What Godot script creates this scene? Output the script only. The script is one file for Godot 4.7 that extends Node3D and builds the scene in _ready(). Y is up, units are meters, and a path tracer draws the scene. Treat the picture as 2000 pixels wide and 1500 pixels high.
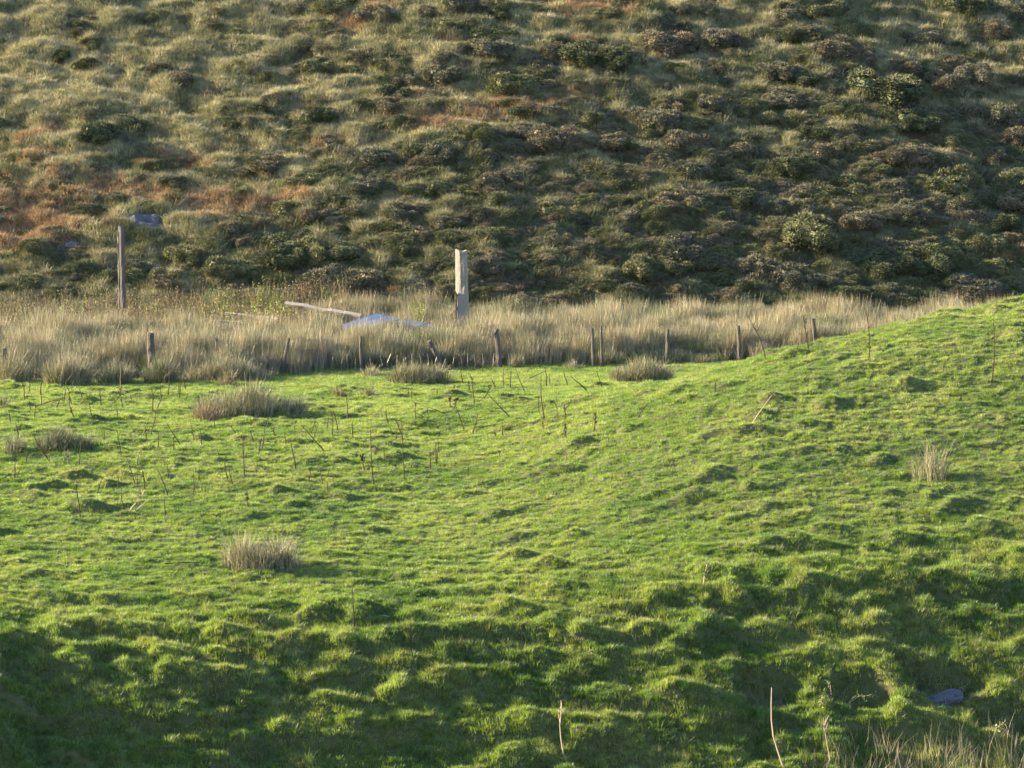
extends Node3D
# A telephoto view over rough grazing: a green bank and mound, a rushy fence line, a gorse hillside.
# x is to the right, y up, distance from the camera runs along -z ("far" below is -z in metres).

const EYE := Vector3(0, 12, 0)
const DOWN := 5.7
const LENS := 7136.0

var rng := RandomNumberGenerator.new()
var lie := PackedFloat32Array()      # smooth lie of the land, over bearing (x / far) and far
const LIE_W := 121
const LIE_H := 226
var noise_a := FastNoiseLite.new()
var noise_b := FastNoiseLite.new()
var noise_c := FastNoiseLite.new()
var noise_d := FastNoiseLite.new()
var noise_e := FastNoiseLite.new()
var tufts := FastNoiseLite.new()
var tuft_id := FastNoiseLite.new()
var fine := FastNoiseLite.new()
var names := {}
var mats := {}
var sheets := []

# ------------------------------------------------------------------ helpers

class Shape:
	var v := PackedVector3Array()
	var c := PackedColorArray()
	var ix := PackedInt32Array()
	var tint := Color.WHITE
	func p(a: Vector3) -> int:
		v.append(a)
		c.append(tint)
		return v.size() - 1
	func tri(a: int, b: int, d: int) -> void:
		ix.append(a); ix.append(b); ix.append(d)
	func quad(a: int, b: int, d: int, e: int) -> void:
		tri(a, b, d); tri(a, d, e)
	func mesh(m: Material) -> ArrayMesh:
		var arr := []
		arr.resize(Mesh.ARRAY_MAX)
		arr[Mesh.ARRAY_VERTEX] = v
		arr[Mesh.ARRAY_COLOR] = c
		arr[Mesh.ARRAY_INDEX] = ix
		var am := ArrayMesh.new()
		am.add_surface_from_arrays(Mesh.PRIMITIVE_TRIANGLES, arr)
		am.surface_set_material(0, m)
		return am
	# a flat curved blade: root, unit lean direction, height, width, how far the tip leans
	func blade(at: Vector3, lean: Vector3, h: float, w: float, out: float, face: float, steps := 2, blunt := 0.0) -> void:
		var side := Vector3(cos(face), 0, sin(face)) * w * 0.5
		var last_l := -1
		var last_r := -1
		for i in steps + 1:
			var t := float(i) / steps
			var q := at + lean * (out * t * t) + Vector3.UP * (h * t - out * out / maxf(h, 0.01) * 0.3 * t * t)
			var ww := lerpf(1.0, blunt, t * t)
			if i == steps and blunt <= 0.0:
				tri(last_l, last_r, p(q))
			else:
				var l := p(q - side * ww)
				var r := p(q + side * ww)
				if last_l >= 0:
					quad(last_l, last_r, r, l)
				last_l = l
				last_r = r
	# a round or lumpy bar along a path
	func tube(path: Array, radii: Array, sides: int, cap := true, squash := 1.0) -> void:
		var rings := []
		for i in path.size():
			var fwd: Vector3 = (path[mini(i + 1, path.size() - 1)] - path[maxi(i - 1, 0)]).normalized()
			var ref := Vector3.RIGHT if absf(fwd.x) < 0.9 else Vector3.UP
			var a := ref.cross(fwd).normalized()
			var b := fwd.cross(a).normalized()
			var ring := []
			for k in sides:
				var an := TAU * k / sides
				ring.append(p(path[i] + (a * cos(an) * squash + b * sin(an)) * radii[i]))
			rings.append(ring)
		for i in rings.size() - 1:
			for k in sides:
				var n := (k + 1) % sides
				quad(rings[i][k], rings[i][n], rings[i + 1][n], rings[i + 1][k])
		if cap:
			for e in [0, rings.size() - 1]:
				var m := p(path[e])
				for k in sides:
					tri(m, rings[e][k], rings[e][(k + 1) % sides])

func srgb(r: float, g: float, b: float) -> Color:
	return Color(r, g, b).linear_to_srgb()

func numbered(called: String) -> String:
	if not names.has(called):
		names[called] = 0
		return called
	names[called] += 1
	return "%s_%03d" % [called, names[called]]

func tag(o: Node, label: String, category := "", group := "", kind := "") -> Node:
	o.set_meta("label", label)
	if category: o.set_meta("category", category)
	if group: o.set_meta("group", group)
	if kind: o.set_meta("kind", kind)
	return o

func thing(called: String, at: Vector3) -> Node3D:
	var o := Node3D.new()
	o.name = numbered(called)
	add_child(o)
	o.position = at
	return o

func solo(called: String, mesh: Mesh, at: Vector3, turn := 0.0, size := Vector3.ONE) -> MeshInstance3D:
	var o := MeshInstance3D.new()
	o.name = numbered(called)
	o.mesh = mesh
	add_child(o)
	o.transform = Transform3D(Basis(Vector3.UP, turn).scaled_local(size), at)
	return o

func part(called: String, mesh: Mesh, parent: Node, at := Vector3.ZERO) -> MeshInstance3D:
	var o := MeshInstance3D.new()
	o.name = called
	o.mesh = mesh
	parent.add_child(o, true)
	o.position = at
	return o

func cloud(called: String, mesh: Mesh, where: Array, tint: PackedColorArray) -> MultiMeshInstance3D:
	var mm := MultiMesh.new()
	mm.transform_format = MultiMesh.TRANSFORM_3D
	mm.use_colors = true
	mm.mesh = mesh
	mm.instance_count = where.size()
	for i in where.size():
		mm.set_instance_transform(i, where[i])
		mm.set_instance_color(i, tint[i])
	var o := MultiMeshInstance3D.new()
	o.name = numbered(called)
	o.multimesh = mm
	add_child(o)
	return o

func noise(s: int, f: float, oct := 1, kind := FastNoiseLite.TYPE_SIMPLEX_SMOOTH) -> FastNoiseLite:
	var n := FastNoiseLite.new()
	n.seed = s
	n.noise_type = kind
	n.frequency = f
	n.fractal_type = FastNoiseLite.FRACTAL_FBM if oct > 1 else FastNoiseLite.FRACTAL_NONE
	n.fractal_octaves = oct
	return n

func speckle(s: int, f: float, lo: Color, hi: Color, oct := 4) -> NoiseTexture2D:
	var t := NoiseTexture2D.new()
	t.noise = noise(s, f, oct)
	t.width = 512
	t.height = 512
	t.seamless = true
	var g := Gradient.new()
	g.set_color(0, lo.linear_to_srgb())
	g.set_color(1, hi.linear_to_srgb())
	t.color_ramp = g
	return t

func leafy(called: String, through: Color, rough := 0.55, shine := 0.35) -> StandardMaterial3D:
	var m := StandardMaterial3D.new()
	m.resource_name = called
	m.vertex_color_use_as_albedo = true
	m.roughness = rough
	m.metallic_specular = shine
	m.backlight_enabled = true
	m.backlight = through
	return m

func dull(called: String, tex: Texture2D, scale: Vector3, rough := 1.0, bump: Texture2D = null, depth := 0.0) -> StandardMaterial3D:
	var m := StandardMaterial3D.new()
	m.resource_name = called
	m.albedo_texture = tex
	m.uv1_triplanar = true
	m.uv1_world_triplanar = true
	m.uv1_scale = scale
	m.roughness = rough
	m.metallic_specular = 0.25
	if bump:
		m.heightmap_enabled = true
		m.heightmap_texture = bump
		m.heightmap_scale = depth
	return m

# ------------------------------------------------------------------ the lie of the land

func drop_at(py: float) -> float:      # tangent of the angle below level for a row of the photograph
	return tan(deg_to_rad(DOWN) + atan((py - 750.0) / LENS))

func curve(ks: Array, x: float) -> float:      # smooth curve through [x, y] knots
	var n := ks.size()
	if x <= ks[0][0]: return ks[0][1]
	if x >= ks[n - 1][0]: return ks[n - 1][1]
	var i := 0
	while ks[i + 1][0] < x:
		i += 1
	var x0: float = ks[i][0]
	var x1: float = ks[i + 1][0]
	var y0: float = ks[i][1]
	var y1: float = ks[i + 1][1]
	var s := (y1 - y0) / (x1 - x0)
	var sa: float = s if i == 0 else (y0 - ks[i - 1][1]) / (x0 - ks[i - 1][0])
	var sb: float = s if i + 2 >= n else (ks[i + 2][1] - y1) / (ks[i + 2][0] - x1)
	var ma: float = 0.0 if sa * s <= 0 else 2.0 * sa * s / (sa + s)
	var mb: float = 0.0 if sb * s <= 0 else 2.0 * sb * s / (sb + s)
	if i == 0: ma = s
	if i + 2 >= n: mb = s
	var t := (x - x0) / (x1 - x0)
	var w := x1 - x0
	return y0 * (1 + 2 * t) * (1 - t) * (1 - t) + y1 * t * t * (3 - 2 * t) + w * (ma * t * (1 - t) * (1 - t) + mb * t * t * (t - 1))

func hill_foot(px: float) -> float:
	return curve([[-900, 149], [0, 142.5], [500, 141.0], [1000, 138.6], [1500, 138.4], [2000, 139.5], [2900, 143]], px)

func make_lie() -> void:
	# columns of the photograph, each with its section of the near land: [far, height above the marsh]
	var cols := [
		[-700, [[66, -11.5], [74, -11.0], [80, -5.81], [83.0, -3.85], [85.5, -2.4], [97, -0.9], [103, -0.2], [110, 0.2], [120, 0], [160, 0]]],
		[0, [[66, -11.5], [74, -11.0], [80, -6.77], [84.3, -4.0], [86.8, -2.55], [92, -1.72], [97, -1.02], [103, -0.3], [109, 0.0], [114, 0.05], [120, 0], [160, 0]]],
		[500, [[66, -11.5], [74, -11.0], [80, -7.44], [85.3, -4.05], [87.8, -2.6], [93, -1.6], [97.5, -0.95], [103, -0.25], [109, 0.02], [114, 0.06], [120, 0], [160, 0]]],
		[1000, [[66, -11.5], [74, -11.0], [80, -7.85], [86.3, -3.84], [88.8, -2.39], [93.5, -1.5], [97.5, -0.85], [103, -0.0], [108.5, 0.42], [113, 0.25], [120, 0], [160, 0]]],
		[1280, [[66, -11.5], [74, -11.0], [80, -7.94], [86.9, -3.56], [89.4, -2.11], [94, -0.95], [98.5, 0.25], [102.5, 1.1], [106, 1.3], [112, 0.75], [121, 0], [160, 0]]],
		[1500, [[66, -11.5], [74, -11.0], [80, -7.95], [87.4, -3.26], [89.9, -1.81], [94.5, -0.45], [99, 0.95], [102.5, 1.85], [106, 2.15], [111, 1.5], [121, 0], [160, 0]]],
		[1750, [[66, -11.5], [74, -11.0], [80, -8.13], [88.0, -3.07], [90.5, -1.62], [95.5, -0.05], [100, 1.5], [104, 2.7], [106.5, 3.05], [111, 2.3], [121, 0], [160, 0]]],
		[2000, [[66, -11.5], [74, -11.0], [80, -8.28], [88.5, -2.91], [91.0, -1.46], [96, 0.25], [101, 2.0], [105, 3.2], [108, 3.7], [113, 2.9], [123, 0], [160, 0]]],
		[2700, [[66, -11.5], [74, -11.0], [80, -8.46], [89.7, -2.35], [92.2, -0.9], [97, 1.4], [103, 3.9], [107, 5.2], [110, 5.5], [115, 4.6], [127, 0.4], [160, 0]]],
	]
	lie.resize(LIE_W * LIE_H)
	for j in LIE_H:
		var far := 66.0 + j * 0.5
		var row := []
		for c in cols:
			row.append([float(c[0]), curve(c[1], far)])
		for i in LIE_W:
			var px := -700.0 + 3400.0 * i / (LIE_W - 1)
			var k := 0
			while k < row.size() - 2 and row[k + 1][0] < px:
				k += 1
			var a: Array = row[k]
			var b: Array = row[k + 1]
			var pre: Array = row[maxi(k - 1, 0)]
			var post: Array = row[mini(k + 2, row.size() - 1)]
			var w: float = b[0] - a[0]
			var h := cubic_interpolate_in_time(a[1], b[1], pre[1], post[1], (px - a[0]) / w, w, minf(pre[0] - a[0], -1.0), maxf(post[0] - a[0], w + 1.0))
			var up := far - hill_foot(px)
			# the hillside: a short foot and a steep even slope
			if up > -2.0:
				h += 0.50 * (up if up > 2.0 else (up + 2.0) * (up + 2.0) / 8.0)
			lie[j * LIE_W + i] = h

func land(x: float, far: float) -> float:
	var f := clampf((x / far * LENS / 1.005 + 1000.0 + 700.0) / 3400.0, 0.0, 1.0) * (LIE_W - 1)
	var g := clampf((far - 66.0) * 2.0, 0.0, LIE_H - 1.001)
	var i := mini(int(f), LIE_W - 2)
	var j := mini(int(g), LIE_H - 2)
	f -= i
	g -= j
	var n := j * LIE_W + i
	return lerpf(lerpf(lie[n], lie[n + 1], f), lerpf(lie[n + LIE_W], lie[n + LIE_W + 1], f), g)

# where a line of sight of the photograph meets the land
func spot(px: float, py: float) -> Vector3:
	var r := (px - 1000.0) / LENS
	var u := (750.0 - py) / LENS
	var s := sin(deg_to_rad(DOWN))
	var c := cos(deg_to_rad(DOWN))
	var far_k := c + u * s
	var y_k := (-s + u * c) / far_k
	var x_k := r / far_k
	var far := 78.0
	while far < 178.0:
		if EYE.y + y_k * far < land(x_k * far, far):
			break
		far += 0.1
	return Vector3(x_k * far, land(x_k * far, far), -far)

# the point at a given distance behind a pixel, for things that stand clear of the ground
func at_far(px: float, py: float, far: float) -> Vector3:
	var u := (750.0 - py) / LENS
	var s := sin(deg_to_rad(DOWN))
	var c := cos(deg_to_rad(DOWN))
	return Vector3((px - 1000.0) / LENS * far / (c + u * s), EYE.y + (-s + u * c) / (c + u * s) * far, -far)

# ------------------------------------------------------------------ fine ground sheets

class Sheet:
	var x0: float
	var f0: float
	var step: float
	var w: int
	var h: int
	var y := PackedFloat32Array()
	func at(x: float, far: float) -> float:
		var f := clampf((x - x0) / step, 0.0, w - 1.001)
		var g := clampf((far - f0) / step, 0.0, h - 1.001)
		var i := int(f)
		var j := int(g)
		f -= i
		g -= j
		var n := j * w + i
		return lerpf(lerpf(y[n], y[n + 1], f), lerpf(y[n + w], y[n + w + 1], f), g)

var scars := []
var spurs := []

func pasture_relief(x: float, far: float, base: float) -> float:
	var bank := smoothstep(92.5, 87.5, far - 0.16 * x)
	var a := noise_a.get_noise_2d(x * 0.7, far)              # long swells
	var b := noise_b.get_noise_2d(x * 0.45 + far * 0.12, far)             # tussocks
	var c := noise_c.get_noise_2d(x * 0.45 + far * 0.1, far)              # small ripples
	var mound := smoothstep(0.2, 2.0, base)
	var rough := clampf(0.55 + 1.3 * noise_e.get_noise_2d(x * 0.35, far * 0.5), 0.15, 1.3)
	var h := a * 0.05 + b * (0.075 + 0.02 * mound) * rough + c * 0.066 + fine.get_noise_2d(x * 0.6, far) * 0.030
	var e := noise_d.get_noise_2d(x * 0.6, far)
	h += maxf(e - 0.24, 0.0) * 0.26 * rough                   # odd proud tussocks
	if bank > 0.0:
		var v := (base + a * 0.5 + b * 0.16 + 20.0) / 0.62
		var fr := v - floorf(v)
		var tread := (smoothstep(0.25, 0.75, fr) - fr) * 0.62
		h += bank * (tread * 0.45 + b * 0.22 * rough + a * 0.08 + noise_c.get_noise_2d(x * 0.62 + far * 0.2, far * 0.9) * 0.11 + fine.get_noise_2d(x, far) * 0.05 + maxf(e - 0.1, 0.0) * 0.14)
	for s in spurs:
		var dx: float = (x - s[0]) / s[2]
		var df: float = (far - s[1]) / s[3]
		var q := dx * dx + df * df
		if q < 7.0:
			h += s[4] * exp(-q)
	for s in scars:
		var dx: float = (x - s[0]) / s[2]
		var df: float = (far - s[1]) / s[3]
		var q := dx * dx + df * df
		if q < 2.0:
			h -= s[4] * smoothstep(1.5, 0.5, q) * (1.0 + 0.7 * fine.get_noise_2d(x, far) + 0.5 * c)
	return h

func hill_relief(x: float, far: float) -> float:
	var a := noise_a.get_noise_2d(x * 0.55 + 300.0, far * 0.7)
	var b := noise_b.get_noise_2d(x * 0.62 - 200.0 + far * 0.25, far * 0.9)
	var e := noise_e.get_noise_2d(x * 0.8 + far * 0.3, far)
	var c := noise_c.get_noise_2d(x * 0.7, far + 90.0)
	var wx := x + a * 0.9 + b * 0.3
	var wf := far * 0.85 + b * 0.5 + x * 0.12
	var d := clampf(tufts.get_noise_2d(wx, wf) + 1.0, 0.0, 1.0)
	var d2 := clampf(tufts.get_noise_2d(wx * 2.1 + 70.0, wf * 2.1) + 1.0, 0.0, 1.0)
	return a * 0.34 + b * 0.14 + sqrt(1.0 - d * d) * (0.42 + 0.30 * e) + sqrt(1.0 - d2 * d2) * 0.20 + c * 0.05 - 0.42

func make_sheet(called: String, label: String, x0: float, x1: float, f0: float, f1: float, step: float, m: Material, which: int) -> Sheet:
	var s := Sheet.new()
	s.x0 = x0
	s.f0 = f0
	s.step = step
	s.w = int((x1 - x0) / step) + 1
	s.h = int((f1 - f0) / step) + 1
	s.y.resize(s.w * s.h)
	var v := PackedVector3Array()
	v.resize(s.w * s.h)
	for j in s.h:
		var far := f0 + j * step
		for i in s.w:
			var x := x0 + i * step
			var y := land(x, far)
			var rim := minf(minf(x - x0, x1 - x), far - f0) if which == 0 else minf(x - x0, x1 - x)
			var k := clampf(rim / 1.5, 0.0, 1.0)
			if which == 0:
				k *= smoothstep(f1, f1 - 3.0, far) * 0.8 + 0.2
				y += pasture_relief(x, far, y) * k
			elif which == 1:
				y += noise_a.get_noise_2d(x, far) * 0.06 * k
			else:
				y += hill_relief(x, far) * k * smoothstep(f0 + 2.0, f0 + 6.0, far)
			s.y[j * s.w + i] = y
			v[j * s.w + i] = Vector3(x, y, -far)
	var nr := PackedVector3Array()
	nr.resize(v.size())
	for j in s.h:
		for i in s.w:
			var l := s.y[j * s.w + maxi(i - 1, 0)]
			var r := s.y[j * s.w + mini(i + 1, s.w - 1)]
			var n := s.y[maxi(j - 1, 0) * s.w + i]
			var f := s.y[mini(j + 1, s.h - 1) * s.w + i]
			nr[j * s.w + i] = Vector3(l - r, 2.0 * step, f - n).normalized()
	var ix := PackedInt32Array()
	ix.resize((s.w - 1) * (s.h - 1) * 6)
	var q := 0
	for j in s.h - 1:
		for i in s.w - 1:
			var a := j * s.w + i
			ix[q] = a; ix[q + 1] = a + s.w; ix[q + 2] = a + 1
			ix[q + 3] = a + 1; ix[q + 4] = a + s.w; ix[q + 5] = a + s.w + 1
			q += 6
	var arr := []
	arr.resize(Mesh.ARRAY_MAX)
	arr[Mesh.ARRAY_VERTEX] = v
	arr[Mesh.ARRAY_NORMAL] = nr
	arr[Mesh.ARRAY_INDEX] = ix
	var am := ArrayMesh.new()
	am.add_surface_from_arrays(Mesh.PRIMITIVE_TRIANGLES, arr)
	am.surface_set_material(0, m)
	var o := solo(called, am, Vector3.ZERO)
	tag(o, label, "ground", "", "structure")
	sheets.append(s)
	return s

func outer_land(x: float, far: float) -> float:
	var y: float
	if far < 66.0:
		y = curve([[-1500, 60], [-300, 30], [-50, 15.5], [0, 10.3], [10, 7.4], [20, 3.0], [45, -8.5], [66, -11.5]], far)
	elif far < 176.0:
		y = land(x, far)
	else:
		y = land(x, 176.0) + curve([[0, 0], [20, 11.0], [45, 17.0], [120, 22.0], [2000, 60.0]], far - 176.0)
	var inside := minf(minf(20.3 - absf(x) + maxf(0.0, far - 122.0) * 0.15, far - 77.0), 173.5 - far)
	return y - 0.7 * clampf(inside, 0.0, 1.0)

func make_outer(m: Material) -> void:
	var xs := [-2000.0, -1200.0, -700.0, -400.0, -220.0, -120.0, -75.0]
	var x := -50.0
	while x <= 50.01:
		xs.append(x)
		x += 1.0
	xs += [75.0, 120.0, 220.0, 400.0, 700.0, 1200.0, 2000.0]
	var fs := [-1500.0, -800.0, -400.0, -200.0, -100.0, -50.0, -25.0]
	var f := -10.0
	while f < 70.0:
		fs.append(f)
		f += 5.0
	f = 70.0
	while f <= 215.0:
		fs.append(f)
		f += 1.0
	fs += [230.0, 260.0, 300.0, 400.0, 600.0, 1000.0, 2000.0]
	var s := Shape.new()
	for far in fs:
		for xx in xs:
			s.p(Vector3(xx, outer_land(xx, far), -far))
	var w := xs.size()
	for j in fs.size() - 1:
		for i in w - 1:
			s.quad(j * w + i, (j + 1) * w + i, (j + 1) * w + i + 1, j * w + i + 1)
	tag(solo("ground", s.mesh(m), Vector3.ZERO), "wide grassy ground around the bank and the hillside", "ground", "", "structure")

# ------------------------------------------------------------------ plants

func turf_mesh(m: Material) -> ArrayMesh:
	var s := Shape.new()
	for i in 26:
		var an := rng.randf() * TAU
		var r := sqrt(rng.randf()) * 0.075
		var la := an + rng.randf_range(-1.2, 1.2)
		s.tint = Color(1, 1, 1) * rng.randf_range(0.8, 1.15)
		if rng.randf() < 0.12:
			s.tint = Color(1.55, 1.1, 1.3)
		s.blade(Vector3(cos(an) * r, -0.015, sin(an) * r), Vector3(cos(la), 0, sin(la)), rng.randf_range(0.045, 0.105), rng.randf_range(0.006, 0.010), rng.randf_range(0.01, 0.07), rng.randf() * TAU)
	return s.mesh(m)

func shaggy_mesh(m: Material, blades: int, r0: float, h0: float, h1: float, w: float, lean: float) -> ArrayMesh:
	var s := Shape.new()
	for i in blades:
		var an := rng.randf() * TAU
		var r := sqrt(rng.randf()) * r0
		var la := an + rng.randf_range(-0.9, 0.9)
		var h := rng.randf_range(h0, h1)
		s.tint = Color(1, 1, 1) * rng.randf_range(0.75, 1.2)
		s.blade(Vector3(cos(an) * r, -0.04, sin(an) * r), Vector3(cos(la), 0, sin(la)), h, w * rng.randf_range(0.7, 1.3), h * rng.randf_range(0.1, 1.0) * lean, rng.randf() * TAU)
	return s.mesh(m)

func rush_into(s: Shape, at: Vector3, stems: int, r0: float, h0: float, h1: float, w: float, lean: float, dry: float, dry_c: Color, green_c: Color) -> void:
	for i in stems:
		var an := rng.randf() * TAU
		var r := sqrt(rng.randf()) * r0
		var la := an + rng.randf_range(-0.7, 0.7)
		var h := rng.randf_range(h0, h1)
		s.tint = (dry_c if rng.randf() < dry else green_c) * rng.randf_range(0.75, 1.2)
		s.blade(at + Vector3(cos(an) * r, -0.06, sin(an) * r), Vector3(cos(la), 0, sin(la)), h, w * rng.randf_range(0.7, 1.2), h * rng.randf_range(0.02, 0.45) * lean, rng.randf() * TAU, 2, 0.25)

func gorse_mesh(m: Material, lobes: int, sprays: int, open: float) -> ArrayMesh:
	var s := Shape.new()
	var balls := []
	for i in lobes:
		var an := rng.randf() * TAU
		var r := sqrt(rng.randf()) * 0.72
		var br := rng.randf_range(0.18, 0.40)
		balls.append([Vector3(cos(an) * r, rng.randf_range(0.12, 0.62) * (1.1 - r * r), sin(an) * r), br])
	# the dense twiggy inside of each lobe
	for b in balls:
		s.tint = Color.WHITE
		var rings := []
		for j in 5:
			var v := -0.5 + j * 0.35
			var ring := []
			for k in 8:
				var an := TAU * k / 8.0
				var rr: float = b[1] * 0.68 * rng.randf_range(0.85, 1.1)
				ring.append(s.p(b[0] + Vector3(cos(an) * cos(v), sin(v), sin(an) * cos(v)) * rr))
			rings.append(ring)
		for j in 4:
			for k in 8:
				s.quad(rings[j][k], rings[j][(k + 1) % 8], rings[j + 1][(k + 1) % 8], rings[j + 1][k])
	var made := 0
	while made < sprays:
		var b: Array = balls[rng.randi() % balls.size()]
		var n := Vector3(rng.randfn(), rng.randfn() * 0.8 + 0.35, rng.randfn()).normalized()
		var q: Vector3 = b[0] + n * b[1] * rng.randf_range(0.86, 1.0)
		var hidden := q.y < -0.08
		for o in balls:
			if o != b and q.distance_to(o[0]) < o[1] * 0.82:
				hidden = true
				break
		if hidden:
			if rng.randf() < 0.02: made += 1
			continue
		made += 1
		var shade := rng.randf_range(0.7, 1.35)
		s.tint = Color(1.0, 1.0, 1.0) * shade
		var pick := rng.randf()
		if pick < 0.22: s.tint = Color(1.3, 1.15, 1.0) * shade
		elif pick < 0.32: s.tint = Color(1.5, 1.45, 1.5) * shade
		for k in 4:
			var d := (n + Vector3(rng.randfn(), rng.randfn() + 0.3, rng.randfn()) * open).normalized()
			var l := rng.randf_range(0.07, 0.17)
			var side := d.cross(Vector3(rng.randfn(), rng.randfn(), rng.randfn())).normalized() * rng.randf_range(0.010, 0.020)
			s.tri(s.p(q - side), s.p(q + side), s.p(q + d * l))
	return s.mesh(m)

# a dry dock or thistle stem standing from the origin: kind 0 plain, 1 side twigs, 2 snapped over, 3 seedy and bushy
func stalk_mesh(m: Material, top: Vector3, kind: int, thick: float, c: Color) -> ArrayMesh:
	var s := Shape.new()
	s.tint = c
	var path := []
	var rad := []
	var bow := Vector3(rng.randfn() * 0.03, 0, rng.randfn() * 0.03) * top.length()
	for i in 6:
		var t := i / 5.0
		path.append(top * t + bow * sin(t * PI) + Vector3(rng.randfn(), 0, rng.randfn()) * 0.006 - (Vector3.UP * 0.05 if i == 0 else Vector3.ZERO))
		rad.append(thick * lerpf(1.0, 0.4, t))
	s.tube(path, rad, 4)
	if kind == 2:
		var a: Vector3 = path[5]
		var an := rng.randf() * TAU
		var d := Vector3(cos(an), -0.35, sin(an) * 0.5) * top.length() * 0.45
		s.tube([a, a + d * 0.5 + Vector3(0, 0.02, 0), a + d], [thick * 0.6, thick * 0.45, thick * 0.3], 4)
	if kind >= 1:
		for i in (4 if kind < 3 else 10):
			var a: Vector3 = path[rng.randi_range(2, 4)].lerp(path[5], rng.randf() * 0.5)
			var an := rng.randf() * TAU
			var d := Vector3(cos(an) * 0.5, rng.randf_range(0.5, 1.0), sin(an) * 0.5) * top.length() * rng.randf_range(0.12, 0.3)
			s.tube([a, a + d * 0.6, a + d], [thick * 0.5, thick * 0.4, thick * 0.25], 3, false)
			if kind == 3 or rng.randf() < 0.4:
				for k in 9 if kind == 3 else 4:
					var q := a + d * rng.randf_range(0.35, 1.05)
					var o := Vector3(rng.randfn(), rng.randfn(), rng.randfn()) * 0.022
					var o2 := Vector3(rng.randfn(), rng.randfn(), rng.randfn()) * 0.022
					s.tri(s.p(q), s.p(q + o), s.p(q + o2))
	return s.mesh(m)

func post_shape(s: Shape, top: Vector3, r: float, sides: int, squash := 1.0, ragged := 0.0) -> void:
	var path := []
	var rad := []
	for i in 9:
		var t := i / 8.0
		path.append(top * t + Vector3(rng.randfn(), 0, rng.randfn()) * r * 0.06 - (top.normalized() * 0.4 if i == 0 else Vector3.ZERO))
		rad.append(r * (1.06 - 0.14 * t) * rng.randf_range(0.95, 1.05))
	s.tube(path, rad, sides, true, squash)
	# uneven rings: push the corners about a little, splinter the top
	for k in s.v.size():
		s.v[k] += Vector3(rng.randfn(), 0, rng.randfn()) * r * 0.07
		if s.v[k].y > top.y - 0.02:
			s.v[k].y += rng.randf_range(-ragged, ragged * 0.6)

# ------------------------------------------------------------------ words

func across_word(px: float) -> String:
	var w := ["at far left", "at left", "left of centre", "just left of middle", "just right of middle", "right of centre", "at right", "at far right"]
	return w[clampi(int(px / 250.0), 0, 7)]

var said := {}
func unique(label: String, px: float, o: Node) -> void:
	if not said.has(label): said[label] = []
	said[label].append([px, o])

func settle_labels() -> void:
	var ord_ := ["first", "second", "third", "fourth", "fifth", "sixth", "seventh", "eighth", "ninth", "tenth", "eleventh", "twelfth"]
	for label in said:
		var l: Array = said[label]
		l.sort_custom(func(a, b): return a[0] < b[0])
		for i in l.size():
			var t: String = label
			if l.size() > 1:
				t += ", " + ("left one" if l.size() == 2 and i == 0 else "right one" if l.size() == 2 else ord_[mini(i, 11)] + " from left")
			l[i][1].set_meta("label", t)

# ------------------------------------------------------------------ the scene

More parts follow.
